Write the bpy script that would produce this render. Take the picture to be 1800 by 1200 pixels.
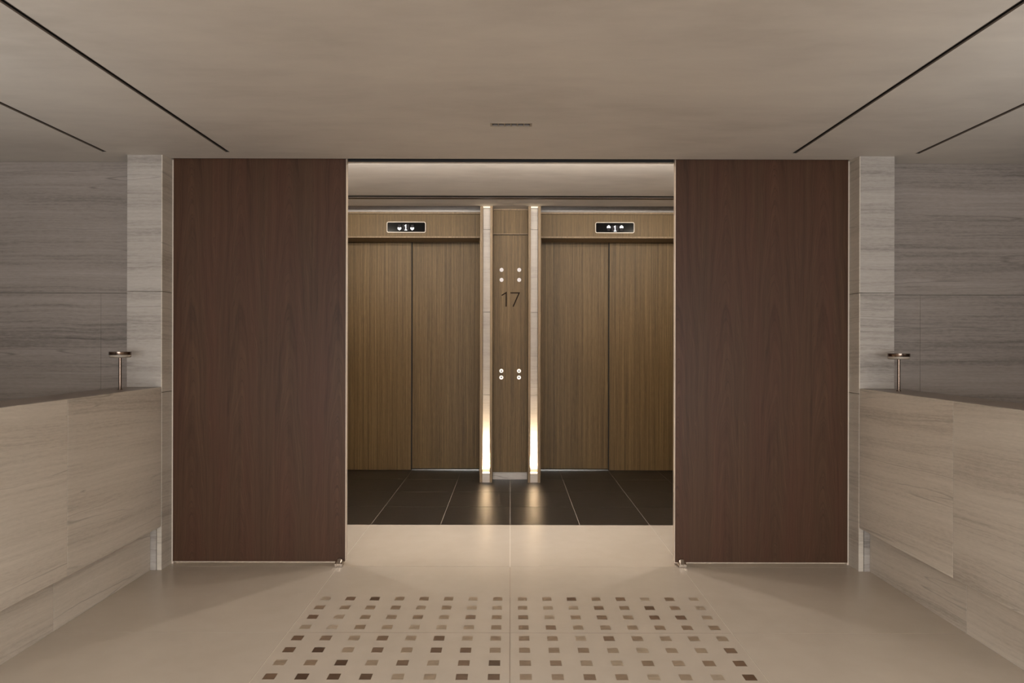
import bpy, bmesh, math, random
from mathutils import Vector, Matrix

random.seed(7)
sc = bpy.context.scene
for _o in list(bpy.data.objects):
    bpy.data.objects.remove(_o)

# ------------------------------------------------------------------ camera, world, lights, exposure
F_PX, EYE = 1200.0, 1.38
CX = 897.5
cam_data = bpy.data.cameras.new('camera')
cam_data.sensor_width = 36.0
cam_data.lens = F_PX / 1800.0 * 36.0
cam_data.shift_x = (900 - CX) / 1800.0
cam_data.clip_start = 0.05
cam = bpy.data.objects.new('camera', cam_data)
sc.collection.objects.link(cam)
cam.location = (0, 0, EYE)
cam.rotation_euler = (math.radians(90), math.radians(-0.13), 0)
sc.camera = cam

world = bpy.data.worlds.new('world')
sc.world = world
world.use_nodes = True
world.node_tree.nodes['Background'].inputs[0].default_value = (0.9, 0.86, 0.8, 1)
world.node_tree.nodes['Background'].inputs[1].default_value = 0.10

vs = sc.view_settings
vs.view_transform = 'Standard'
vs.look = 'None'
vs.gamma = 1.0
vs.use_curve_mapping = False
vs.exposure = 0.0

WARM = (1.0, 0.90, 0.74)
WARM2 = (1.0, 0.96, 0.90)
NEUT = (1.0, 0.985, 0.96)
DAY = (0.95, 0.985, 1.0)


def area(name, loc, rot, sx, sy, power, col, spread=180):
    d = bpy.data.lights.new(name, 'AREA')
    d.shape = 'RECTANGLE'
    d.size, d.size_y = sx, sy
    d.energy = power
    d.color = col
    d.spread = math.radians(spread)
    o = bpy.data.objects.new(name, d)
    o.location = loc
    o.rotation_euler = [math.radians(a) for a in rot]
    sc.collection.objects.link(o)
    return o


def spot(name, loc, aim, power, col, cone=100, blend=0.7, radius=0.03):
    d = bpy.data.lights.new(name, 'SPOT')
    d.energy = power
    d.color = col
    d.spot_size = math.radians(cone)
    d.spot_blend = blend
    d.shadow_soft_size = radius
    o = bpy.data.objects.new(name, d)
    o.location = loc
    o.rotation_euler = (Vector(aim) - Vector(loc)).to_track_quat('-Z', 'Y').to_euler()
    sc.collection.objects.link(o)
    return o


# daylight from the glazed end of the corridor behind the camera
area('window_daylight', (0, -4.6, 0.95), (90, 0, 0), 4.6, 1.45, 318, DAY)
# unseen upward fill, added beyond the parapets to brighten the ceiling sides
for px in (-3.4, 3.4):
    area('stairwell_fill', (px, -0.6, 0.1), (180, 0, 0), 1.6, 3.6, 160, DAY, 125)
# the corridor's own downlights, between and behind the camera
for px in (-1.4, 1.4):
    for py in (-1.2, 0.9):
        spot('corridor_downlight', (px, py, 2.47), (px, py, 0), 98, NEUT, 150, 1.0, 0.05)
# lobby downlights, in the part of its ceiling that the header hides
for px in (-0.44, 0.44):
    spot('lobby_downlight', (px, 4.95, 2.69), (px, 5.35, 0), 100, NEUT, 64, 1.0, 0.03)
    spot('lobby_downlight', (px, 4.95, 2.69), (px, 4.6, 0), 46, NEUT, 100, 0.5, 0.02)
for px in (-1.6, 1.6):
    spot('lobby_downlight', (px, 5.1, 2.69), (px * 0.8, 7.3, 1.5), 100, WARM, 96, 1.0, 0.04)
for px in (-1.55, 1.55):
    spot('lobby_downlight', (px, 4.72, 2.69), (px, 4.75, 0), 60, NEUT, 80, 0.8, 0.03)
# concealed strip on the back of the door header, washing the lobby ceiling
area('lobby_cove', (0, 4.33, 2.56), (180 - 28, 0, 0), 4.2, 0.03, 148, WARM2)

# ------------------------------------------------------------------ materials


class G:
    def __init__(self, name):
        self.m = bpy.data.materials.new(name)
        self.m.use_nodes = True
        self.t = self.m.node_tree
        self.b = self.t.nodes['Principled BSDF']

    def put(self, sock, v):
        if v is None:
            return
        if isinstance(v, bpy.types.NodeSocket):
            self.t.links.new(v, sock)
        else:
            if hasattr(sock.default_value, '__len__') and len(sock.default_value) == 4 and len(v) == 3:
                v = tuple(v) + (1,)
            sock.default_value = v

    def node(self, typ, **props):
        n = self.t.nodes.new(typ)
        for k, v in props.items():
            setattr(n, k, v)
        return n

    def pos(self):
        return self.node('ShaderNodeNewGeometry').outputs['Position']

    def rnd(self):
        return self.node('ShaderNodeObjectInfo').outputs['Random']

    def ocol(self):
        return self.node('ShaderNodeObjectInfo').outputs['Color']

    def math(self, op, a, b=None, c=None):
        n = self.node('ShaderNodeMath', operation=op)
        for i, v in enumerate((a, b, c)):
            if v is not None:
                self.put(n.inputs[i], v)
        return n.outputs[0]

    def vm(self, op, a, b):
        n = self.node('ShaderNodeVectorMath', operation=op)
        self.put(n.inputs[0], a)
        if op == 'SCALE':
            self.put(n.inputs['Scale'], b)
        else:
            self.put(n.inputs[1], b)
        return n.outputs[0]

    def sep(self, v):
        n = self.node('ShaderNodeSeparateXYZ')
        self.put(n.inputs[0], v)
        return n.outputs

    def comb(self, x, y, z):
        n = self.node('ShaderNodeCombineXYZ')
        for i, v in enumerate((x, y, z)):
            self.put(n.inputs[i], v)
        return n.outputs[0]

    def noise(self, vec, scale=1.0, detail=2.0, rough=0.5, dist=0.0):
        n = self.node('ShaderNodeTexNoise')
        self.put(n.inputs['Vector'], vec)
        n.inputs['Scale'].default_value = scale
        n.inputs['Detail'].default_value = detail
        n.inputs['Roughness'].default_value = rough
        n.inputs['Distortion'].default_value = dist
        return n.outputs['Fac']

    def ramp(self, fac, stops, interp='LINEAR'):
        n = self.node('ShaderNodeValToRGB')
        self.put(n.inputs[0], fac)
        cr = n.color_ramp
        cr.interpolation = interp
        while len(cr.elements) < len(stops):
            cr.elements.new(0.5)
        for e, (p, c) in zip(cr.elements, stops):
            e.position = p
            e.color = (c, c, c, 1) if isinstance(c, (int, float)) else tuple(c) + (1,)
        return n.outputs[0]

    def mix(self, fac, a, b, mode='MIX'):
        n = self.node('ShaderNodeMix', data_type='RGBA', blend_type=mode)
        self.put(n.inputs[0], fac)
        self.put(n.inputs[6], a)
        self.put(n.inputs[7], b)
        return n.outputs[2]

    def mapr(self, v, a, b, c, d):
        n = self.node('ShaderNodeMapRange')
        self.put(n.inputs[0], v)
        for i, x in enumerate((a, b, c, d)):
            n.inputs[i + 1].default_value = x
        return n.outputs[0]

    def bump(self, h, strength, dist=0.002):
        n = self.node('ShaderNodeBump')
        n.inputs['Strength'].default_value = strength
        n.inputs['Distance'].default_value = dist
        self.put(n.inputs['Height'], h)
        self.put(self.b.inputs['Normal'], n.outputs[0])

    def out(self, col=None, rough=None, metal=None, spec=None):
        self.put(self.b.inputs['Base Color'], col)
        self.put(self.b.inputs['Roughness'], rough)
        self.put(self.b.inputs['Metallic'], metal)
        self.put(self.b.inputs['Specular IOR Level'], spec)
        return self.m


def srgb(r, g, b):
    f = lambda c: c / 12.92 if c <= 0.04045 else ((c + 0.055) / 1.055) ** 2.4
    return tuple(f(x / 255.0) for x in (r, g, b))


def plain(name, col, rough=0.5, metal=0.0, spec=0.5):
    return G(name).out(col, rough, metal, spec)


def emit(name, col, strength):
    g = G(name)
    g.out((0.02, 0.02, 0.02), 0.4)
    g.put(g.b.inputs['Emission Color'], col)
    g.b.inputs['Emission Strength'].default_value = strength
    return g.m


def stone_mat(name, light, mid, dark, band=7.0, contrast=1.0, slope=0.0, rough=0.45, wav=0.05, pit=0.5, var=1.0):
    """vein-cut limestone: long horizontal veins, fine lines, a few dark wandering seams and pits"""
    g = G(name)
    p = g.pos()
    r = g.math('MULTIPLY', g.rnd(), var)
    off = g.comb(g.math('MULTIPLY', r, 31.0), g.math('MULTIPLY', r, 17.0), g.math('MULTIPLY', r, 23.0))
    x, y, z = g.sep(g.vm('ADD', p, off))
    along = g.math('ADD', x, y)
    warp = g.noise(g.comb(g.math('MULTIPLY', along, 0.8), 0.0, g.math('MULTIPLY', z, 1.2)), 1.6, 4, 0.6)
    zz = g.math('ADD', g.math('ADD', z, g.math('MULTIPLY', warp, wav)), g.math('MULTIPLY', along, slope))
    broad = g.noise(g.comb(g.math('MULTIPLY', along, 0.32), 3.1, g.math('MULTIPLY', zz, band)), 1.0, 5, 0.55)
    fine = g.noise(g.comb(g.math('MULTIPLY', along, 1.1), 7.7, g.math('MULTIPLY', zz, band * 9)), 1.0, 4, 0.6)
    hair = g.noise(g.comb(g.math('MULTIPLY', along, 3.0), 1.7, g.math('MULTIPLY', zz, band * 30)), 1.0, 3, 0.6)
    seam = g.noise(g.comb(g.math('MULTIPLY', along, 0.22), 9.3, g.math('MULTIPLY', zz, band * 0.55)), 1.0, 3, 0.6)
    s = g.math('ABSOLUTE', g.math('SUBTRACT', seam, 0.5))
    seamline = g.math('MULTIPLY', g.mapr(s, 0.0, 0.006, 1.0, 0.0), g.mapr(fine, 0.42, 0.62, 0.0, 1.0))
    pits = g.noise(g.comb(g.math('MULTIPLY', along, 55), 5.0, g.math('MULTIPLY', zz, 190)), 1.0, 2, 0.5)
    pitm = g.math('MULTIPLY', g.mapr(pits, 0.70, 0.76, 0.0, 1.0), g.mapr(broad, 0.38, 0.55, 1.0, 0.0))
    speck = g.noise(g.comb(g.math('MULTIPLY', along, 26.0), 2.2, g.math('MULTIPLY', zz, 110.0)), 1.0, 4, 0.7)
    v = g.math('ADD', g.math('ADD', g.math('MULTIPLY', broad, 0.42), g.math('MULTIPLY', speck, 0.20)), g.math('ADD', g.math('MULTIPLY', fine, 0.25), g.math('MULTIPLY', hair, 0.13)))
    lo, hi = 0.5 - 0.14 / contrast, 0.5 + 0.12 / contrast
    col = g.ramp(v, [(lo, dark), (0.49, mid), (hi, light)])
    col = g.mix(g.math('MULTIPLY', seamline, 0.55), col, tuple(c * 0.45 for c in dark))
    col = g.mix(g.math('MULTIPLY', pitm, pit), col, tuple(c * 0.4 for c in dark))
    tone = g.mapr(r, 0, 1, 0.95, 1.03)
    col = g.mix(1.0, col, g.comb(tone, tone, tone), 'MULTIPLY')
    g.bump(hair, 0.08, 0.001)
    return g.out(col, rough, None, 0.4)


STONE_L = stone_mat('vein_cut_limestone_grey', srgb(182, 173, 165), srgb(166, 157, 149), srgb(126, 118, 111), 7.0, 1.0)
STONE_C = stone_mat('coping_stone_taupe', srgb(128, 114, 101), srgb(118, 104, 92), srgb(98, 86, 76), 5.0, 0.7, 0.0, 0.3)
STONE_N = stone_mat('niche_limestone', srgb(184, 173, 162), srgb(174, 163, 152), srgb(150, 139, 128), 9.0, 0.8)
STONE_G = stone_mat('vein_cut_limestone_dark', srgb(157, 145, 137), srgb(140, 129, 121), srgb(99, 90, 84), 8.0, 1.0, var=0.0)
STONE_P = stone_mat('vein_cut_limestone_beige', srgb(206, 195, 181), srgb(192, 181, 167), srgb(160, 148, 135), 6.0, 1.0, 0.05)


def walnut_mat():
    """slip-matched walnut veneer: the same leaf with its cathedral repeats across the panel"""
    g = G('walnut_veneer')
    x, y, z = g.sep(g.pos())
    W = 0.30
    t = g.math('DIVIDE', g.math('ADD', x, 12.0 * W + 0.02), W)
    u = g.math('SUBTRACT', g.math('FRACT', t), 0.5)
    leaf = g.math('FLOOR', t)
    wob = g.noise(g.comb(g.math('MULTIPLY', u, 3.0), 0.0, g.math('MULTIPLY', z, 1.3)), 1.0, 3, 0.5)
    uu = g.math('ADD', u, g.math('MULTIPLY', g.math('SUBTRACT', wob, 0.5), 0.35))
    # cathedral arches: phase = height + k*u^2
    arch = g.math('ADD', g.math('MULTIPLY', z, 0.55), g.math('MULTIPLY', g.math('MULTIPLY', uu, uu), 6.0))
    big = g.noise(g.comb(g.math('MULTIPLY', arch, 3.2), 2.0, g.math('MULTIPLY', z, 0.12)), 1.0, 3, 0.6)
    ring = g.noise(g.comb(g.math('MULTIPLY', arch, 16.0), 5.0, g.math('MULTIPLY', z, 0.2)), 1.0, 3, 0.6)
    streak = g.noise(g.comb(g.math('MULTIPLY', x, 38.0), g.math('MULTIPLY', y, 38.0), g.math('MULTIPLY', z, 0.55)), 1.0, 4, 0.6)
    fibre = g.noise(g.comb(g.math('MULTIPLY', x, 420.0), g.math('MULTIPLY', y, 420.0), g.math('MULTIPLY', z, 7.0)), 1.0, 2, 0.6)
    v = g.math('ADD', g.math('ADD', g.math('MULTIPLY', big, 0.28), g.math('MULTIPLY', ring, 0.24)),
               g.math('ADD', g.math('MULTIPLY', streak, 0.30), g.math('MULTIPLY', fibre, 0.18)))
    col = g.ramp(v, [(0.35, srgb(50, 33, 23)), (0.46, srgb(69, 47, 33)), (0.55, srgb(77, 54, 38)), (0.66, srgb(90, 65, 46))])
    red = g.noise(g.comb(g.math('MULTIPLY', x, 9.0), 4.0, g.math('MULTIPLY', z, 0.7)), 1.0, 2, 0.5)
    col = g.mix(g.mapr(red, 0.42, 0.62, 0.0, 0.22), col, srgb(84, 47, 36))
    vein = g.math('ABSOLUTE', g.math('SUBTRACT', ring, 0.5))
    vein = g.math('MULTIPLY', g.mapr(vein, 0.0, 0.02, 1.0, 0.0), g.mapr(streak, 0.40, 0.62, 0.1, 1.0))
    col = g.mix(g.math('MULTIPLY', vein, 0.42), col, srgb(40, 25, 18))
    g.bump(fibre, 0.06, 0.0006)
    return g.out(col, 0.45, None, 0.22)


def oak_mat(name, cols, k=1.0):
    g = G(name)
    x, y, z = g.sep(g.pos())
    r = g.math('MULTIPLY', g.rnd(), 40.0)
    streak = g.noise(g.comb(g.math('ADD', g.math('MULTIPLY', x, 52.0), r), g.math('MULTIPLY', y, 52.0), g.math('MULTIPLY', z, 0.35)), 1.0, 3, 0.55)
    grain = g.noise(g.comb(g.math('ADD', g.math('MULTIPLY', x, 230.0), r), g.math('MULTIPLY', y, 230.0), g.math('MULTIPLY', z, 1.5)), 1.0, 3, 0.65)
    fibre = g.noise(g.comb(g.math('ADD', g.math('MULTIPLY', x, 520.0), r), g.math('MULTIPLY', y, 520.0), g.math('MULTIPLY', z, 14.0)), 1.0, 2, 0.6)
    v = g.math('ADD', g.math('MULTIPLY', streak, 0.30), g.math('ADD', g.math('MULTIPLY', grain, 0.44), g.math('MULTIPLY', fibre, 0.26)))
    col = g.ramp(v, [(0.36, cols[0]), (0.50, cols[1]), (0.64, cols[2])])
    g.bump(grain, 0.08, 0.0006)
    return g.out(col, 0.5, None, 0.25)


WALNUT = walnut_mat()
OAK = oak_mat('oak_veneer', (srgb(64, 48, 26), srgb(92, 72, 43), srgb(120, 98, 64)))
OAK_EDGE = oak_mat('oak_edge', (srgb(98, 80, 58), srgb(122, 102, 78), srgb(140, 119, 93)))


def plaster_mat():
    g = G('limewash_plaster')
    p = g.pos()
    a = g.noise(g.vm('MULTIPLY', p, (0.55, 1.3, 1.0)), 1.3, 5, 0.6, 0.4)
    b = g.noise(g.vm('MULTIPLY', p, (2.2, 6.0, 2.0)), 1.5, 4, 0.6)
    v = g.math('ADD', g.math('MULTIPLY', a, 0.7), g.math('MULTIPLY', b, 0.3))
    col = g.ramp(v, [(0.34, srgb(184, 175, 165)), (0.5, srgb(196, 187, 177)), (0.66, srgb(204, 195, 184))])
    return g.out(col, 0.75, None, 0.25)


PLASTER = plaster_mat()


def floor_mat():
    g = G('beige_porcelain')
    p = g.pos()
    a = g.noise(p, 1.1, 5, 0.6, 0.3)
    b = g.noise(p, 9.0, 4, 0.6)
    v = g.math('ADD', g.math('MULTIPLY', a, 0.7), g.math('MULTIPLY', b, 0.3))
    col = g.ramp(v, [(0.34, srgb(168, 155, 140)), (0.5, srgb(172, 159, 144)), (0.66, srgb(176, 163, 148))])
    return g.out(col, 0.26, None, 0.5)


def slate_mat():
    g = G('dark_slate_porcelain')
    p = g.pos()
    r = g.math('MULTIPLY', g.rnd(), 20.0)
    pp = g.vm('ADD', p, g.comb(r, r, r))
    a = g.noise(pp, 2.2, 5, 0.6, 0.5)
    h1 = g.noise(g.vm('MULTIPLY', pp, (6.0, 20.0, 6.0)), 1.0, 6, 0.62, 0.8)
    h2 = g.noise(pp, 70, 3, 0.6)
    col = g.ramp(a, [(0.3, srgb(18, 15, 12)), (0.5, srgb(24, 20, 16)), (0.7, srgb(33, 28, 24))])
    h = g.math('ADD', g.math('MULTIPLY', h1, 0.8), g.math('MULTIPLY', h2, 0.12))
    g.bump(h, 0.34, 0.004)
    return g.out(col, 0.34, None, 0.8)


FLOOR = floor_mat()
SLATE = slate_mat()
GROUT = plain('pale_grout', srgb(192, 178, 160), 0.8)
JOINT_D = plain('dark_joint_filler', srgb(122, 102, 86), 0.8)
GROUT_D = plain('grey_grout', srgb(158, 146, 132), 0.8)


def inlay_mat():
    g = G('inlay_stone')
    x, y, z = g.sep(g.pos())
    r = g.math('MULTIPLY', g.rnd(), 50.0)
    n = g.noise(g.comb(g.math('ADD', g.math('MULTIPLY', x, 18.0), r), g.math('MULTIPLY', y, 70.0), 0.0), 1.0, 4, 0.6, 0.5)
    k = g.mapr(n, 0.3, 0.7, 0.84, 1.14)
    col = g.mix(1.0, g.ocol(), g.comb(k, k, k), 'MULTIPLY')
    return g.out(col, 0.3, None, 0.5)


INLAY = inlay_mat()
METAL_EDGE = plain('champagne_metal', srgb(222, 206, 190), 0.5, 0.35)
ALU = plain('brushed_aluminium', srgb(205, 200, 194), 0.3, 1.0)
BRONZE = plain('polished_bronze', srgb(116, 99, 88), 0.2, 1.0)
STEEL = plain('satin_steel', srgb(196, 184, 172), 0.24, 1.0)
FROST = plain('frosted_acrylic', srgb(150, 138, 124), 0.5)
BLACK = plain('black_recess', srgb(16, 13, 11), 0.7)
DARKBROWN = plain('dark_bronze_trim', srgb(62, 45, 34), 0.45)
SLOTLIP = plain('slot_lip_taupe', srgb(128, 115, 104), 0.6)
GLASS_BLACK = plain('black_glass', srgb(10, 8, 8), 0.12, 0.0, 0.12)
DOT_GREY = plain('unlit_dot_field', srgb(44, 41, 43), 0.6, 0.0, 0.1)
ENGRAVE = plain('engraved_black', srgb(26, 15, 7), 0.8, 0.0, 0.1)
LIT_WHITE = emit('display_white', (1.0, 0.97, 0.97), 1.7)
LANTERN = emit('lantern_lens', srgb(228, 214, 205), 0.8)
LED = emit('led_strip', (1.0, 0.80, 0.50), 6.0)
LED_TOP = emit('led_strip_dim', (1.0, 0.86, 0.66), 1.1)
BEZEL = plain('bezel_metal', srgb(176, 164, 152), 0.45, 0.3)
BUTTON = plain('button_metal', srgb(205, 188, 174), 0.35, 0.6)
FIX_WHITE = plain('fixture_frame', srgb(150, 136, 120), 0.5)

# ------------------------------------------------------------------ object helpers
ORIGIN = {}


def thing(name, loc, label=None, cat=None, group=None, kind=None):
    o = bpy.data.objects.new(name, None)
    o.empty_display_size = 0.1
    sc.collection.objects.link(o)
    o.location = loc
    ORIGIN[o] = Vector(loc)
    if label:
        o['label'] = label
    if cat:
        o['category'] = cat
    if group:
        o['group'] = group
    if kind:
        o['kind'] = kind
    return o


def origin_of(o):
    return ORIGIN.get(o, Vector((0, 0, 0)))


def link(name, bm, mat, parent=None, label=None, smooth=False):
    """bm is in world coordinates; the object's origin goes to the middle of its bottom"""
    vs_ = [v.co for v in bm.verts]
    lo = Vector([min(v[i] for v in vs_) for i in range(3)])
    hi = Vector([max(v[i] for v in vs_) for i in range(3)])
    org = Vector(((lo.x + hi.x) / 2, (lo.y + hi.y) / 2, lo.z))
    bmesh.ops.translate(bm, verts=bm.verts, vec=-org)
    me = bpy.data.meshes.new(name)
    bm.to_mesh(me)
    bm.free()
    me.materials.append(mat)
    if smooth:
        for p in me.polygons:
            p.use_smooth = True
    o = bpy.data.objects.new(name, me)
    sc.collection.objects.link(o)
    ORIGIN[o] = org
    if parent is not None:
        o.parent = parent
        o.location = org - origin_of(parent)
    else:
        o.location = org
    if label:
        o['label'] = label
    return o


def add_box(bm, x0, x1, y0, y1, z0, z1):
    c = Vector(((x0 + x1) / 2, (y0 + y1) / 2, (z0 + z1) / 2))
    m = Matrix.Translation(c) @ Matrix.Diagonal((abs(x1 - x0), abs(y1 - y0), abs(z1 - z0), 1))
    return bmesh.ops.create_cube(bm, size=1.0, matrix=m)['verts']


def box(name, x0, x1, y0, y1, z0, z1, mat, parent=None, bevel=0.0, label=None):
    bm = bmesh.new()
    add_box(bm, x0, x1, y0, y1, z0, z1)
    if bevel:
        bmesh.ops.bevel(bm, geom=list(bm.edges), offset=bevel, segments=1, affect='EDGES', profile=0.5)
    return link(name, bm, mat, parent, label)


def mx(s, a, b):
    """x interval mirrored to side s (+1 right, -1 left)"""
    return (a, b) if s > 0 else (-b, -a)


def prism(pts, y0, y1):
    """polygon in x,z extruded along y"""
    bm = bmesh.new()
    a = [bm.verts.new((x, y0, z)) for x, z in pts]
    b = [bm.verts.new((x, y1, z)) for x, z in pts]
    n = len(pts)
    bm.faces.new(a)
    bm.faces.new(list(reversed(b)))
    for i in range(n):
        bm.faces.new((a[i], b[i], b[(i + 1) % n], a[(i + 1) % n]))
    bmesh.ops.recalc_face_normals(bm, faces=bm.faces)
    return bm


def lathe(profile, cx, cy, segs=40):
    """profile: list of (r, z)"""
    bm = bmesh.new()
    rings = []
    for r, z in profile:
        if r < 1e-6:
            rings.append([bm.verts.new((cx, cy, z))])
        else:
            rings.append([bm.verts.new((cx + r * math.cos(2 * math.pi * i / segs), cy + r * math.sin(2 * math.pi * i / segs), z)) for i in range(segs)])
    for a, b in zip(rings, rings[1:]):
        for i in range(segs):
            j = (i + 1) % segs
            if len(a) == 1 and len(b) == 1:
                continue
            if len(a) == 1:
                bm.faces.new((a[0], b[i], b[j]))
            elif len(b) == 1:
                bm.faces.new((a[i], b[0], a[j]))
            else:
                bm.faces.new((a[i], b[i], b[j], a[j]))
    bmesh.ops.recalc_face_normals(bm, faces=bm.faces)
    return bm


def disc_y(cx, cz, r, y0, y1, segs=28, bevel=0.0):
    pts = [(cx + r * math.cos(2 * math.pi * i / segs), cz + r * math.sin(2 * math.pi * i / segs)) for i in range(segs)]
    return prism(pts, y0, y1)


def sheet_with_holes(xs, ys, holes, z, top, name, mat, kind='structure'):
    """a ceiling slab: the underside at z, the holes' sides up to top"""
    xs = sorted(set(xs))
    ys = sorted(set(ys))
    bm = bmesh.new()
    vc = {}

    def V(x, y, zz):
        k = (round(x, 5), round(y, 5), round(zz, 5))
        if k not in vc:
            vc[k] = bm.verts.new(k)
        return vc[k]

    def is_hole(cx, cy):
        return any(a < cx < b and c < cy < d for a, b, c, d in holes)

    nx, ny = len(xs) - 1, len(ys) - 1
    H = [[is_hole((xs[i] + xs[i + 1]) / 2, (ys[j] + ys[j + 1]) / 2) for j in range(ny)] for i in range(nx)]
    for i in range(nx):
        for j in range(ny):
            x0, x1, y0, y1 = xs[i], xs[i + 1], ys[j], ys[j + 1]
            if H[i][j]:
                continue
            bm.faces.new((V(x0, y0, z), V(x0, y1, z), V(x1, y1, z), V(x1, y0, z)))
            bm.faces.new((V(x0, y0, top), V(x1, y0, top), V(x1, y1, top), V(x0, y1, top)))
            for di, dj, a, b in ((-1, 0, (x0, y0), (x0, y1)), (1, 0, (x1, y1), (x1, y0)), (0, -1, (x1, y0), (x0, y0)), (0, 1, (x0, y1), (x1, y1))):
                ii, jj = i + di, j + dj
                if not (0 <= ii < nx and 0 <= jj < ny) or H[ii][jj]:
                    bm.faces.new((V(a[0], a[1], z), V(a[0], a[1], top), V(b[0], b[1], top), V(b[0], b[1], z)))
    bmesh.ops.recalc_face_normals(bm, faces=bm.faces)
    o = link(name, bm, mat)
    o['kind'] = kind
    return o


# ------------------------------------------------------------------ floor
CEIL, LOBBY = 2.5, 2.704
YJ = 5.135                       # where beige meets dark
floor = box('floor', -2.75, 2.75, -4.8, 7.6, -0.16, -0.0128, GROUT)
floor['kind'] = 'structure'
grout_dark = box('dark_grout_bed', -2.62, 2.62, YJ, 7.5, -0.0126, -0.0016, GROUT_D, floor)
grout_pale = box('pale_grout_bed', -2.62, 2.62, -4.8, YJ, -0.0126, -0.0012, GROUT, floor)

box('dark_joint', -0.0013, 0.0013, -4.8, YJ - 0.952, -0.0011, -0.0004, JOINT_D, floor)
box('dark_joint', -1.05, 1.05, YJ - 1.9013, YJ - 1.8987, -0.0011, -0.0005, JOINT_D, floor)

PITCH = 0.1316


def tile_with_pockets(name, x0, x1, y0, y1, mat):
    box(name, x0, x1, y0, y1, -0.012, 0.0, mat, floor)


g_ = 0.0015
xcols = [-2.168, -1.0528, 0.0, 1.0528, 2.168]
yrows = [YJ - 0.95 * k for k in range(0, 11)]
for j in range(len(yrows) - 1):
    y1, y0 = yrows[j], yrows[j + 1]
    cols = ([-2.62, -2.1056, -1.0528, 0.0, 1.0528, 2.1056, 2.62] if j == 0 else xcols)
    for i in range(len(cols) - 1):
        tile_with_pockets('floor_tile', cols[i] + g_, cols[i + 1] - g_, y0 + g_, y1 - (g_ if j else 0.0), FLOOR)
DY = 0.563
for j in range(4):
    y0, y1 = YJ + DY * j, YJ + DY * (j + 1)
    for i in range(-5, 5):
        x0, x1 = i * 0.5245, (i + 1) * 0.5245
        x0, x1 = max(x0, -2.62), min(x1, 2.62)
        box('slate_tile', x0 + g_, x1 - g_, y0 + (0.0025 if j else 0.0), y1 - 0.0025, -0.012, 0.0, SLATE, floor)

# inlaid squares, lightest 1 to darkest 5.5, far row first
LV = [
    [2, 4, 5, 3, 3.3, 3, 2.3, 3.3], [3, 3, 3, 3.2, 2.5, 3, 2, 2.5], [4, 2.2, 3, 2.8, 3.2, 2.5, 3.6, 3.1], [2, 1.5, 3, 2.5, 2, 2, 2.4, 3],
    [4, 3.4, 2.5, 3.8, 2.5, 4.1, 2.4, 2.9], [4.3, 5.3, 2.4, 3.8, 2.7, 4.4, 4.2, 2.8], [2.5, 3, 5.3, 2.5, 3.8, 2.3, 3.8, 5.2], [3.8, 5.2, 4.9, 4.8, 2.3, 2.5, 4.2, 4.6]]
RV = [
    [2.8, 3, 4.5, 3, 3.8, 2, 3.5, 2], [2.9, 2.2, 2.2, 3.6, 3.1, 4.5, 3.2, 1.9], [3.6, 2.2, 3, 3.6, 2.7, 4.1, 4.1, 2.2], [3.2, 3.6, 2.6, 2.7, 2.7, 3, 3.2, 2.9],
    [3.1, 3, 2.1, 3.7, 2.9, 2.6, 2.7, 2.4], [3, 2.9, 3.1, 2.4, 2, 2.5, 2.3, 3.6], [3.2, 3.3, 2.5, 2, 3.1, 2.4, 3, 3.9], [2.8, 2.8, 3.5, 3, 2, 2.4, 1.5, 4.6]]
STOP = [(1.0, srgb(160, 144, 126)), (2.0, srgb(147, 130, 110)), (3.0, srgb(126, 106, 86)), (4.0, srgb(101, 79, 61)), (5.5, srgb(68, 50, 36))]


def level_col(v):
    for (a, ca), (b, cb) in zip(STOP, STOP[1:]):
        if v <= b:
            t = (v - a) / (b - a)
            return tuple(ca[i] + (cb[i] - ca[i]) * t for i in range(3)) + (1,)
    return STOP[-1][1] + (1,)


S2 = 0.0245
ybase = YJ - 1.9
rows_y = [ybase + 0.0608 + 0.1217 * k for k in (3, 2, 1, 0)] + [ybase - 0.0608 - 0.1217 * k for k in (0, 1, 2, 3)]
src = None
for r in range(8):
    for c in range(16):
        xx = (c - 7.5) * PITCH
        lv = LV[r][c] if c < 8 else RV[r][c - 8]
        if src is None:
            src = box('inlay', xx - S2, xx + S2, rows_y[r] - S2, rows_y[r] + S2, -0.0005, 0.0006, INLAY, floor)
            o = src
        else:
            o = src.copy()
            sc.collection.objects.link(o)
            o.parent = floor
            o.location = Vector((xx, rows_y[r], -0.0005)) - origin_of(floor)
        o.color = level_col(lv)

# ------------------------------------------------------------------ ceilings
fx0, fx1, fy0, fy1 = -0.106, 0.106, 3.503, 3.552
SL = [-2.41, -1.68, 1.68, 2.41]
SW, SY0, SY1 = 0.0125, -3.0, 4.048
holes = [(s - SW, s + SW, SY0, SY1) for s in SL] + [(-2.09, 2.09, 4.192, 4.262), (fx0, fx1, fy0, fy1)]
xs = [-4.7, 4.7, -2.09, 2.09, fx0, fx1] + [s + d for s in SL for d in (-SW, SW)]
ys = [-4.8, SY0, SY1, 4.192, 4.262, 4.30, fy0, fy1]
ceiling = sheet_with_holes(xs, ys, holes, CEIL, CEIL + 0.07, 'ceiling', PLASTER)
cap = box('ceiling_void_cover', -4.7, 4.7, -4.8, 4.30, CEIL + 0.075, CEIL + 0.10, BLACK, ceiling)

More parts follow.
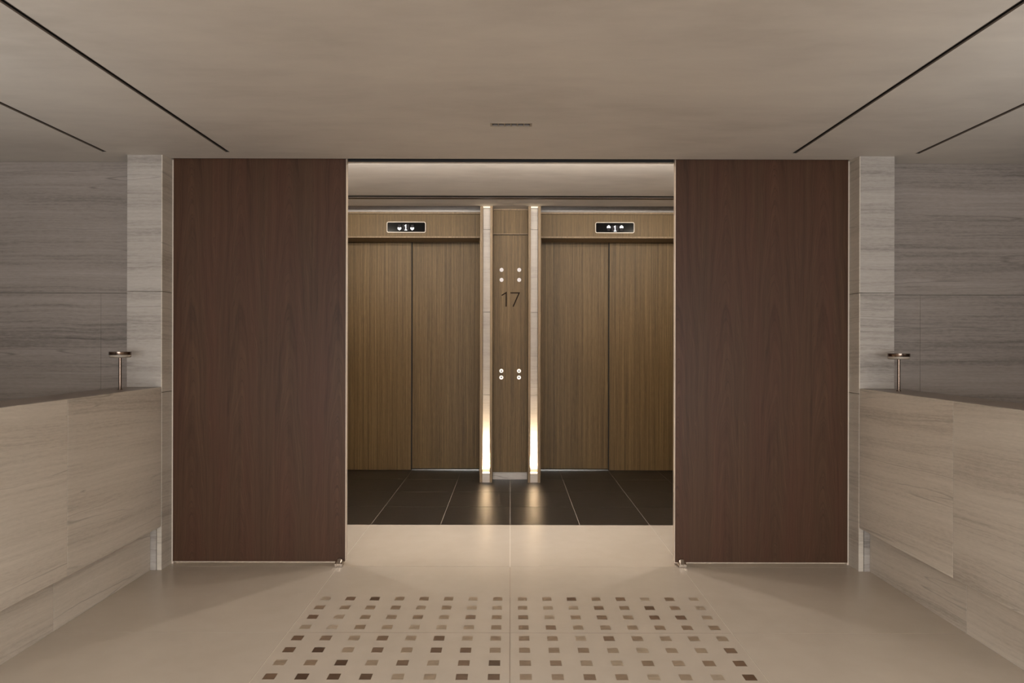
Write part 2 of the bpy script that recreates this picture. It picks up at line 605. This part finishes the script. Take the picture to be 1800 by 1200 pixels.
lob = sheet_with_holes([-2.62, -1.815, -0.303, 0.297, 1.815, 2.62], [4.30, 6.206, 6.355, 6.68, 7.0, 7.35],
                       [(-2.62, 2.62, 6.206, 6.355), (-1.815, -0.303, 6.68, 7.0), (0.297, 1.815, 6.68, 7.0)], LOBBY, LOBBY + 0.06, 'ceiling_lobby', PLASTER)
for s_ in (-1, 1):
    a_, b_ = mx(s_, 0.304, 1.812)
    box('fascia_slab', a_, b_, 6.986, 6.998, LOBBY + 0.001, LOBBY + 0.0635, STONE_L, lob)
box('ceiling_void_cover', -2.7, 2.7, 4.28, 7.6, LOBBY + 0.065, LOBBY + 0.09, BLACK, lob)
header = box('trim_1', -2.62, 2.62, 4.272, 4.298, 2.506, LOBBY + 0.06, PLASTER)
header['kind'] = 'structure'
track = box('trim_2', -2.089, 2.089, 4.2585, 4.2618, 2.4985, 2.569, BLACK)
track['kind'] = 'structure'

def ceiling_slot(x, label):
    t = thing('ceiling_slot', (x, 0.5, CEIL), label, 'ceiling slot', 'long slots let into the corridor ceiling')
    for s in (-1, 1):
        a, b = sorted((x + s * SW, x + s * (SW - 0.0012)))
        box('slot_lip', a, b, SY0, SY1, CEIL - 0.001, CEIL + 0.0055, SLOTLIP, t)
        box('slot_liner', a, b, SY0, SY1, CEIL + 0.006, CEIL + 0.05, BLACK, t)
    box('slot_end', x - SW, x + SW, SY1 - 0.002, SY1, CEIL - 0.0005, CEIL + 0.05, BLACK, t)
    box('slot_baffle', x - SW + 0.0014, x + SW - 0.0014, SY0, SY1, CEIL + 0.022, CEIL + 0.05, BLACK, t)


ceiling_slot(-2.41, 'leftmost of the four black ceiling slots, ending before the left stone column')
ceiling_slot(-1.68, 'black slot in the ceiling ending above the left walnut door')
ceiling_slot(1.68, 'black slot in the ceiling ending above the right walnut door')
ceiling_slot(2.41, 'rightmost of the four black ceiling slots, ending beyond the right stone column')

# slot diffuser across the lobby ceiling
t = thing('linear_diffuser', (0, 6.28, LOBBY), 'long dark linear slot diffuser across the lobby ceiling before the elevators', 'air diffuser')
box('dark_throat', -2.6, 2.6, 6.208, 6.284, LOBBY + 0.001, LOBBY + 0.055, BLACK, t)
box('divider_blade', -2.6, 2.6, 6.284, 6.290, LOBBY - 0.001, LOBBY + 0.055, DARKBROWN, t, label='thin brown blade')
box('brown_flange', -2.6, 2.6, 6.2905, 6.3556, LOBBY - 0.0015, LOBBY + 0.055, DARKBROWN, t)

# small linear six-cell spotlight
t = thing('linear_downlight', (0, (fy0 + fy1) / 2, CEIL), 'short recessed linear downlight with six square cells in the ceiling centre', 'ceiling light')
bm = bmesh.new()
fw = 0.004
add_box(bm, fx0 - 0.002, fx1 + 0.002, fy0 - 0.002, fy0 + fw, CEIL - 0.002, CEIL + 0.03)
add_box(bm, fx0 - 0.002, fx1 + 0.002, fy1 - fw, fy1 + 0.002, CEIL - 0.002, CEIL + 0.03)
add_box(bm, fx0 - 0.002, fx0 + 0.008, fy0 + fw, fy1 - fw, CEIL - 0.002, CEIL + 0.03)
add_box(bm, fx1 - 0.008, fx1 + 0.002, fy0 + fw, fy1 - fw, CEIL - 0.002, CEIL + 0.03)
cw = (fx1 - fx0 - 0.016) / 6
for i in range(1, 6):
    xx = fx0 + 0.008 + cw * i
    add_box(bm, xx - 0.003, xx + 0.003, fy0 + fw, fy1 - fw, CEIL - 0.001, CEIL + 0.03)
link('frame', bm, FIX_WHITE, t)
for i in range(6):
    xa = fx0 + 0.008 + cw * i
    b2 = bmesh.new()
    z1 = CEIL + 0.030
    # reflector cell: four sloping walls up to a small dark top
    lo = [(xa + 0.003, fy0 + fw), (xa + cw - 0.003, fy0 + fw), (xa + cw - 0.003, fy1 - fw), (xa + 0.003, fy1 - fw)]
    cxm, cym = xa + cw / 2, (fy0 + fy1) / 2
    hi = [(cxm + (p[0] - cxm) * 0.45, cym + (p[1] - cym) * 0.45) for p in lo]
    A = [b2.verts.new((p[0], p[1], CEIL + 0.001)) for p in lo]
    B = [b2.verts.new((p[0], p[1], z1)) for p in hi]
    b2.faces.new(B)
    for k in range(4):
        b2.faces.new((A[k], A[(k + 1) % 4], B[(k + 1) % 4], B[k]))
    link('reflector_cell', b2, DARKBROWN, t)

# ------------------------------------------------------------------ side parapets, columns, back walls
PJ = [3.238 - 0.95 * k for k in range(0, 8)]


def parapet(s, wname):
    y_end = 4.108
    bm = bmesh.new()
    a, b = mx(s, 2.125, 2.335)
    add_box(bm, a, b, -3.4, y_end, 0.268, 1.083)
    a, b = mx(s, 2.186, 2.335)
    add_box(bm, a, b, -3.4, y_end, -0.01, 0.268)
    w = link(wname, bm, GROUT)
    w['kind'] = 'structure'
    edges = [y_end] + PJ
    for k in range(len(edges) - 1):
        y1, y0 = edges[k] - 0.0012, edges[k + 1] + 0.0012
        if y0 < -3.4:
            break
        a, b = mx(s, 2.100, 2.124)
        box('stone_panel', a, b, y0, y1, 0.263, 1.1005, STONE_P, w, 0.0008)
        a, b = mx(s, 2.165, 2.185)
        box('plinth_panel', a, b, y0, y1, 0.0, 0.262, STONE_P, w, 0.0008)
        a, b = mx(s, 2.1248, 2.355)
        box('coping_slab', a, b, y0, y1, 1.084, 1.1005, STONE_C, w, 0.0008)
        a, b = mx(s, 2.336, 2.355)
        box('outer_panel', a, b, y0, y1, -1.2, 1.0835, STONE_L, w)
    return w


parapet(-1, 'wall_left')
parapet(1, 'wall_right')


def column(s, n):
    y0, y1 = 4.110, 4.32
    xi, xo = 2.0985, 2.310
    a, b = mx(s, xi + 0.03, xo - 0.02)
    c = box(n, a, b, y0 + 0.022, y1, -0.01, CEIL, GROUT)
    c['kind'] = 'structure'
    joints = [(1.101, 1.6755), (1.6785, CEIL - 0.0005)]
    for z0, z1 in joints:
        a, b = mx(s, xi + 0.0055, xo)
        box('front_slab', a, b, y0, y0 + 0.021, z0, z1, STONE_L, c, 0.0006)
        a, b = mx(s, xi, xi + 0.029)
        box('side_slab', a, b, y0 + 0.0002, y1, z0 - (0.0 if z0 > 1.2 else 0.03), z1, STONE_P, c, 0.0006)
        a, b = mx(s, xo - 0.019, xo)
        box('outer_slab', a, b, y0 + 0.0215, y1, z0, z1, STONE_L, c)
    a, b = mx(s, xi + 0.0325, xo)
    box('front_slab', a, b, y0, y0 + 0.021, 0.0, 1.083, STONE_L, c)
    a, b = mx(s, xi, xi + 0.029)
    box('side_slab', a, b, y0, y1, 0.0, 1.068, STONE_P, c, 0.0006)
    a, b = mx(s, xi - 0.0105, xi)
    box('metal_channel', a, b, 4.232, 4.250, 0.0, CEIL, METAL_EDGE, c, label='slim pale metal channel')
    return c


column(-1, 'column_left')
column(1, 'column_right')


def back_wall(s, n):
    Y = 4.28
    a, b = mx(s, 2.31, 4.7)
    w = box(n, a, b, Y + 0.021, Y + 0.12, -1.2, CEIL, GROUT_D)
    w['kind'] = 'structure'
    for z0, z1, jx in ((1.6785, CEIL - 0.001, (2.31, 4.0, 4.7)), (0.855, 1.6755, (2.31, 2.568, 4.25, 4.7)), (0.03, 0.852, (2.31, 2.568, 4.25, 4.7)), (-1.2, 0.027, (2.31, 4.7))):
        for p, q in zip(jx, jx[1:]):
            a, b = mx(s, p + 0.0006, q - 0.0006)
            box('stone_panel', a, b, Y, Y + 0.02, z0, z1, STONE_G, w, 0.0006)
    a, b = mx(s, 4.6, 4.7)
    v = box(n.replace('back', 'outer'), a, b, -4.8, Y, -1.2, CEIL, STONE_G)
    v['kind'] = 'structure'
    a, b = mx(s, 2.30, 4.7)
    f = box('floor_below_' + ('left' if s < 0 else 'right'), a, b, -4.8, 4.3, -1.3, -1.2, SLATE)
    f['kind'] = 'structure'


back_wall(-1, 'wall_back_left')
back_wall(1, 'wall_back_right')

# lobby side walls and the wall the elevators sit in
for s, n in ((-1, 'wall_lobby_left'), (1, 'wall_lobby_right')):
    a, b = mx(s, 2.62, 2.72)
    w = box(n, a, b, 4.32, 7.5, -0.01, LOBBY + 0.05, GROUT)
    w['kind'] = 'structure'
    for z0, z1 in ((0.001, 0.853), (0.855, 1.6755), (1.6785, LOBBY - 0.001)):
        a, b = mx(s, 2.60, 2.619)
        box('stone_panel', a, b, 4.34, 6.99, z0, z1, STONE_P, w)
    a, b = mx(s, 2.311, 2.62)
    r = box(n.replace('lobby', 'return'), a, b, 4.405, 4.45, -0.01, LOBBY, STONE_P)
    r['kind'] = 'structure'
    a, b = mx(s, 1.84, 2.62)
    r = box(n.replace('lobby', 'lift'), a, b, 7.0, 7.6, 0.001, LOBBY, STONE_P)
    r['kind'] = 'structure'
w = box('wall_back', -2.72, 2.72, 7.5, 7.6, -0.01, LOBBY + 0.05, DARKBROWN)
w['kind'] = 'structure'

# ------------------------------------------------------------------ elevators
CENTER = -0.003


def elevator(s, label):
    t = thing('elevator', (s * 1.065 + CENTER, 7.0, 0), label, 'elevator', 'pair of oak elevators')
    def X(a, b):
        p, q = mx(s, a, b)
        return p + CENTER, q + CENTER
    a, b = X(0.300, 1.815)
    box('header_panel', a, b, 7.0, 7.28, 2.459, 2.682, OAK, t)
    box('header_edge', a, b, 6.998, 7.30, 2.440, 2.458, OAK_EDGE, t, 0.001, 'paler lower edge of the header')
    box('header_top_rail', a, b, 6.996, 7.28, 2.686, 2.7035, OAK_EDGE, t)
    box('header_soffit', a, b, 7.301, 7.45, 2.452, 2.68, BLACK, t)
    a, b = X(1.815, 1.84)
    box('jamb', a, b, 6.995, 7.48, 0.0, 2.70, OAK, t)
    a, b = X(0.300, 0.318)
    box('jamb', a, b, 7.05, 7.48, 0.0, 2.455, OAK, t)
    # two telescoping leaves: the left one stands proud on the left lift, the right one on the right lift
    a, b = X(1.060, 1.812)
    box('door_leaf', a, b, 7.298, 7.325, 0.004, 2.455, OAK, t, 0.0015)
    a, b = X(0.319, 1.085)
    box('door_leaf', a, b, 7.335, 7.362, 0.013, 2.455, OAK, t, 0.0015)
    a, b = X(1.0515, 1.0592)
    box('seam_shade_strip', a, b, 7.303, 7.334, 0.006, 2.454, BLACK, t)  # black strip standing in for the shadow line beside the proud leaf
    a, b = X(0.319, 1.814)
    box('sill', a, b, 7.329, 7.48, 0.0005, 0.006, ALU, t, 0, 'pale metal door sill')
    return t


elevator(-1, 'oak elevator left of the call panel, its left door leaf standing proud')
elevator(1, 'oak elevator right of the call panel, its right door leaf standing proud')


def rrect(cx, cz, w, h, r, n=6):
    pts = []
    for qx, qz, a0 in ((1, 1, 0), (-1, 1, 90), (-1, -1, 180), (1, -1, 270)):
        for i in range(n + 1):
            a = math.radians(a0 + 90.0 * i / n)
            pts.append((cx + qx * (w / 2 - r) + r * math.cos(a), cz + qz * (h / 2 - r) + r * math.sin(a)))
    return pts


K7 = 7.0 / F_PX


def indicator(cxp, up, label, digit_dx):
    cx, cz = (cxp - CX) * K7, EYE + (600 - 400.0) * K7
    t = thing('floor_indicator', (cx, 7.0, cz - 0.055), label, 'floor indicator', 'floor displays over the elevator doors')
    w, h = 0.400, 0.111
    out, inn = rrect(cx, cz, w, h, 0.018), rrect(cx, cz, w - 0.013, h - 0.013, 0.0125)
    bm = bmesh.new()
    y0, y1 = 6.984, 6.9995
    A = [bm.verts.new((x, y0, z)) for x, z in out]
    B = [bm.verts.new((x, y0, z)) for x, z in inn]
    C = [bm.verts.new((x, y1, z)) for x, z in out]
    D = [bm.verts.new((x, y1, z)) for x, z in inn]
    n = len(out)
    for i in range(n):
        j = (i + 1) % n
        bm.faces.new((A[i], A[j], B[j], B[i]))
        bm.faces.new((A[j], A[i], C[i], C[j]))
        bm.faces.new((B[i], B[j], D[j], D[i]))
        bm.faces.new((C[i], D[i], D[j], C[j]))
    bmesh.ops.recalc_face_normals(bm, faces=bm.faces)
    link('bezel', bm, BEZEL, t, 'pale metal rounded bezel')
    link('screen', prism(rrect(cx, cz, w - 0.014, h - 0.014, 0.012), 6.990, 6.9985), GLASS_BLACK, t, 'black glass screen')
    yf = 6.9894
    sc_ = None
    # dim dot field behind the digit, then the digit
    dx = cx + digit_dx
    dz = cz + (-0.002 if not up else -0.008)
    box('dot_field', dx - 0.034, dx + 0.034, 6.9886, 6.9897, dz - 0.030, dz + 0.030, DOT_GREY, t)
    hh = 0.0305
    one = [(dx - 0.013, dz - hh), (dx + 0.013, dz - hh), (dx + 0.013, dz - hh + 0.006), (dx + 0.0042, dz - hh + 0.007),
           (dx + 0.0042, dz + hh), (dx + 0.001, dz + hh), (dx - 0.014, dz + hh - 0.013), (dx - 0.013, dz + hh - 0.017),
           (dx - 0.0042, dz + hh - 0.014), (dx - 0.0042, dz - hh + 0.007), (dx - 0.013, dz - hh + 0.006)]
    link('digit_one', prism(one, 6.9872, 6.9884), LIT_WHITE, t, 'lit white figure 1')
    for q in (-1, 1):
        ax = dx + q * 0.0655
        sg = 1 if up else -1
        zt = dz + sg * (0.034 if up else 0.030)
        hd = [(ax, zt), (ax + 0.0175, zt - sg * 0.013), (ax + 0.0185, zt - sg * 0.031), (ax + 0.009, zt - sg * 0.029), (ax + 0.0, zt - sg * 0.0270),
              (ax - 0.009, zt - sg * 0.029), (ax - 0.0185, zt - sg * 0.031), (ax - 0.0175, zt - sg * 0.013)]
        link('arrow', prism(hd, 6.9872, 6.9884), LIT_WHITE, t, 'lit white %s arrow head' % ('up' if up else 'down'))
        za, zb = sorted((zt - sg * 0.030, zt - sg * 0.058))
        box('arrow_tail', ax - 0.014, ax + 0.014, 6.9890, 6.9897, za, zb, DOT_GREY, t)


indicator(714.0, False, 'black elevator display with 1 between two lit down arrows', -0.0045)
indicator(1080.0, True, 'black elevator display with 1 between two lit up arrows', 0.003)

# ------------------------------------------------------------------ lit stone niches between oak fins
YF = 6.677


def niche(s, label):
    t = thing('light_niche', (s * 0.236 + CENTER, YF, 0), label, 'light niche', 'uplit stone niches beside the call panel')
    def X(a, b):
        p, q = mx(s, a, b)
        return p + CENTER, q + CENTER
    a, b = X(0.2705, 0.2965)
    box('oak_fin', a, b, YF, 7.048, 0.0, LOBBY - 0.0006, OAK_EDGE, t, 0.001)
    a, b = X(0.1745, 0.1985)
    box('oak_fin', a, b, YF, 7.02, 0.0, LOBBY - 0.0006, OAK_EDGE, t, 0.001)
    for z0, z1 in ((0.092, 0.8515), (0.8545, 1.6675), (1.6705, 2.4835), (2.4865, 2.690)):
        a, b = X(0.1995, 0.2695)
        box('stone_slab', a, b, 6.735, 6.76, z0, z1, STONE_N, t, 0.0006)
    a, b = X(0.1990, 0.2700)
    box('base_block', a, b, 6.683, 6.76, 0.0, 0.088, STONE_N, t, 0.0006)
    a, b = X(0.2010, 0.2680)
    box('led_strip', a, b, 6.687, 6.732, 0.0885, 0.0935, LED, t, 0, 'glowing warm light strip')
    box('led_strip', a, b, 6.695, 6.733, 2.694, 2.7035, LED_TOP, t, 0, 'dim warm light strip at the top')
    area('niche_uplight', (s * 0.2345 + CENTER, 6.703, 0.098), (161, 0, 0), 0.064, 0.02, 11.5, (1.0, 0.82, 0.56), 46)
    return t


niche(-1, 'uplit stone niche between oak fins beside the left elevator')
niche(1, 'uplit stone niche between oak fins beside the right elevator')

# ------------------------------------------------------------------ call panel
YP = 6.83
KP = YP / F_PX
PX = lambda px: (px - CX) * KP
PZ = lambda py: EYE + (600 - py) * KP
t = thing('call_panel', (CENTER, YP, 0), 'tall oak call panel marked 17 between the two lit niches', 'call panel')
a, b = CENTER - 0.1735, CENTER + 0.1735
box('lower_panel', a + 0.001, b - 0.001, YP, YP + 0.03, 0.073, 2.4425, OAK, t)
box('upper_panel', a + 0.001, b - 0.001, YP, YP + 0.03, 2.4495, 2.690, OAK, t)
box('lip', a + 0.001, b - 0.001, YP - 0.003, YP + 0.03, 2.450, 2.458, OAK_EDGE, t)
box('top_rail', a + 0.001, b - 0.001, YP - 0.01, YP + 0.03, 2.691, 2.7035, OAK_EDGE, t)
box('backing_board', a + 0.001, b - 0.001, YP + 0.031, YP + 0.17, 0.0, 2.70, BLACK, t)
box('stone_plinth', a + 0.001, b - 0.001, YP + 0.006, YP + 0.03, 0.0, 0.0715, STONE_L, t)


def stroke(name, pts, w, parent, y0, y1, mat):
    """a bent stroke of width w through pts in x,z"""
    L, R = [], []
    for i, p in enumerate(pts):
        p = Vector(p)
        d0 = (p - Vector(pts[i - 1])).normalized() if i else (Vector(pts[1]) - p).normalized()
        d1 = (Vector(pts[i + 1]) - p).normalized() if i < len(pts) - 1 else d0
        n0, n1 = Vector((-d0.y, d0.x)), Vector((-d1.y, d1.x))
        m = (n0 + n1).normalized()
        k = (w / 2) / max(0.35, m.dot(n0))
        L.append(p + m * k)
        R.append(p - m * k)
    return link(name, prism([tuple(v) for v in L] + [tuple(v) for v in reversed(R)], y0, y1), mat, parent)


SP = 1 / 21.818
gx = lambda u: PX(870 + u * SP)
gz = lambda v: PZ(500 + v * SP)
sw = 2.0 * KP
stroke('figure_one', [(gx(255), gz(418)), (gx(428), gz(308)), (gx(428), gz(845))], sw, t, YP - 0.0012, YP + 0.002, ENGRAVE)
stroke('figure_seven', [(gx(590), gz(318)), (gx(925), gz(318)), (gx(695), gz(845))], sw, t, YP - 0.0012, YP + 0.002, ENGRAVE)
for bx in (881.4, 912.4):
    for by in (474.2, 491.8):
        ln = link('lantern', disc_y(PX(bx), PZ(by), 0.0195, YP - 0.006, YP + 0.004), LANTERN, t, 'small round pale signal lens')
    for by, up in ((651.6, True), (663.2, False)):
        cx, cz = PX(bx), PZ(by)
        bt = link('button', disc_y(cx, cz, 0.0195, YP - 0.007, YP + 0.004), BUTTON, t, 'small round metal call button')
        sg = 1 if up else -1
        link('arrow', prism([(cx, cz + sg * 0.009), (cx - 0.010, cz - sg * 0.007), (cx + 0.010, cz - sg * 0.007)], YP - 0.0076, YP - 0.0069), ENGRAVE, bt)

# ------------------------------------------------------------------ sliding walnut doors
def sliding_door(s, label):
    x_in, x_out = (1.0155, 2.0830)
    Y0, Y1 = 4.215, 4.255
    a, b = mx(s, x_in, x_out)
    t = thing('sliding_door', ((a + b) / 2, (Y0 + Y1) / 2, 0.017), label, 'sliding door', 'pair of walnut sliding doors', 'thing')
    p, q = mx(s, x_in + 0.0025, x_out)
    box('walnut_leaf', p, q, Y0, Y1, 0.0195, 2.53, WALNUT, t)
    p, q = mx(s, x_in, x_in + 0.0023)
    box('edge_strip', p, q, Y0 + 0.0005, Y1, 0.0195, 2.53, METAL_EDGE, t, 0, 'pale metal strip on the leading edge')
    box('bottom_rail', a + 0.004, b - 0.004, Y0 + 0.004, Y1 - 0.004, 0.0165, 0.0192, METAL_EDGE, t)
    return t


sliding_door(-1, 'tall walnut sliding door on the left, beside the left stone column')
sliding_door(1, 'tall walnut sliding door on the right, beside the right stone column')


def door_stop(s, x, label):
    y0, y1 = 4.168, 4.212
    t = thing('door_stop', (x, (y0 + y1) / 2, 0), label, 'door stop', 'steel floor guides under the sliding doors')
    # body: rounded back plate sloping down to a low upright front face
    bm = bmesh.new()
    w, h, hf = 0.0245, 0.044, 0.020
    n = 12
    back = [(-w, 0.002), (-w, 0.020)] + [(-w * math.cos(math.pi * i / n), 0.020 + (h - 0.020) * math.sin(math.pi * i / n)) for i in range(1, n)] + [(w, 0.020), (w, 0.002)]
    front = [(px_ * 0.93, min(pz_, hf)) for px_, pz_ in back]
    mid = [(px_, pz_) for px_, pz_ in back]
    R = []
    for prof, yy in ((front, y0), (mid, y0 + 0.026), (back, y1)):
        R.append([bm.verts.new((x + u, yy, z)) for u, z in prof])
    m = len(back)
    for A, B in zip(R, R[1:]):
        for i in range(m):
            j = (i + 1) % m
            bm.faces.new((A[i], A[j], B[j], B[i]))
    bm.faces.new(R[0])
    bm.faces.new(list(reversed(R[-1])))
    bmesh.ops.remove_doubles(bm, verts=bm.verts, dist=1e-5)
    bmesh.ops.recalc_face_normals(bm, faces=bm.faces)
    link('body', bm, STEEL, t)
    box('foot_plate', x - w * 0.95, x + w * 0.95, y0 + 0.001, y1, 0.0002, 0.0022, DARKBROWN, t)
    bm = lathe([(0.0, 0.0), (0.006, 0.0), (0.006, 0.0035), (0.0045, 0.005), (0.0, 0.005)], 0, 0, 14)
    bmesh.ops.rotate(bm, verts=bm.verts, matrix=Matrix.Rotation(math.radians(90), 3, 'X'))
    bmesh.ops.translate(bm, verts=bm.verts, vec=(x, y0 - 0.0002, 0.011))
    link('screw', bm, STEEL, t)


door_stop(-1, -1.049, 'small steel floor guide under the left walnut door')
door_stop(1, 1.056, 'small steel floor guide under the right walnut door')

# ------------------------------------------------------------------ posts on the parapets
def rail_post(x, label):
    y = 3.907
    t = thing('disc_post', (x, y, 1.101), label, 'metal post', 'bronze disc topped posts on the parapets')
    z = 1.101
    link('rod', lathe([(0.0, z + 0.003), (0.0078, z + 0.003), (0.0078, z + 0.192), (0.0, z + 0.192)], x, y, 20), BRONZE, t, smooth=False)
    link('foot_ring', lathe([(0.0, z + 0.0002), (0.0125, z + 0.0002), (0.0125, z + 0.003), (0.0085, z + 0.005), (0.0, z + 0.005)], x, y, 24), BRONZE, t)
    link('diffuser_ring', lathe([(0.0, z + 0.182), (0.050, z + 0.182), (0.056, z + 0.186), (0.056, z + 0.1975), (0.0, z + 0.1975)], x, y, 48), FROST, t, 'dull ring under the disc')
    link('disc_cap', lathe([(0.0, z + 0.198), (0.0570, z + 0.198), (0.0575, z + 0.199), (0.0575, z + 0.2145), (0.0565, z + 0.2155), (0.0, z + 0.2155)], x, y, 56), BRONZE, t, 'polished flat disc')


rail_post(-2.234, 'bronze disc topped post on the left parapet')
rail_post(2.222, 'bronze disc topped post on the right parapet')

for o in sc.objects:
    if o.type == 'MESH' and o.name.split('.')[0] in ('rod', 'disc_cap', 'diffuser_ring', 'foot_ring', 'lantern', 'button', 'bezel'):
        for p in o.data.polygons:
            p.use_smooth = True
        o.data.set_sharp_from_angle(angle=math.radians(35))
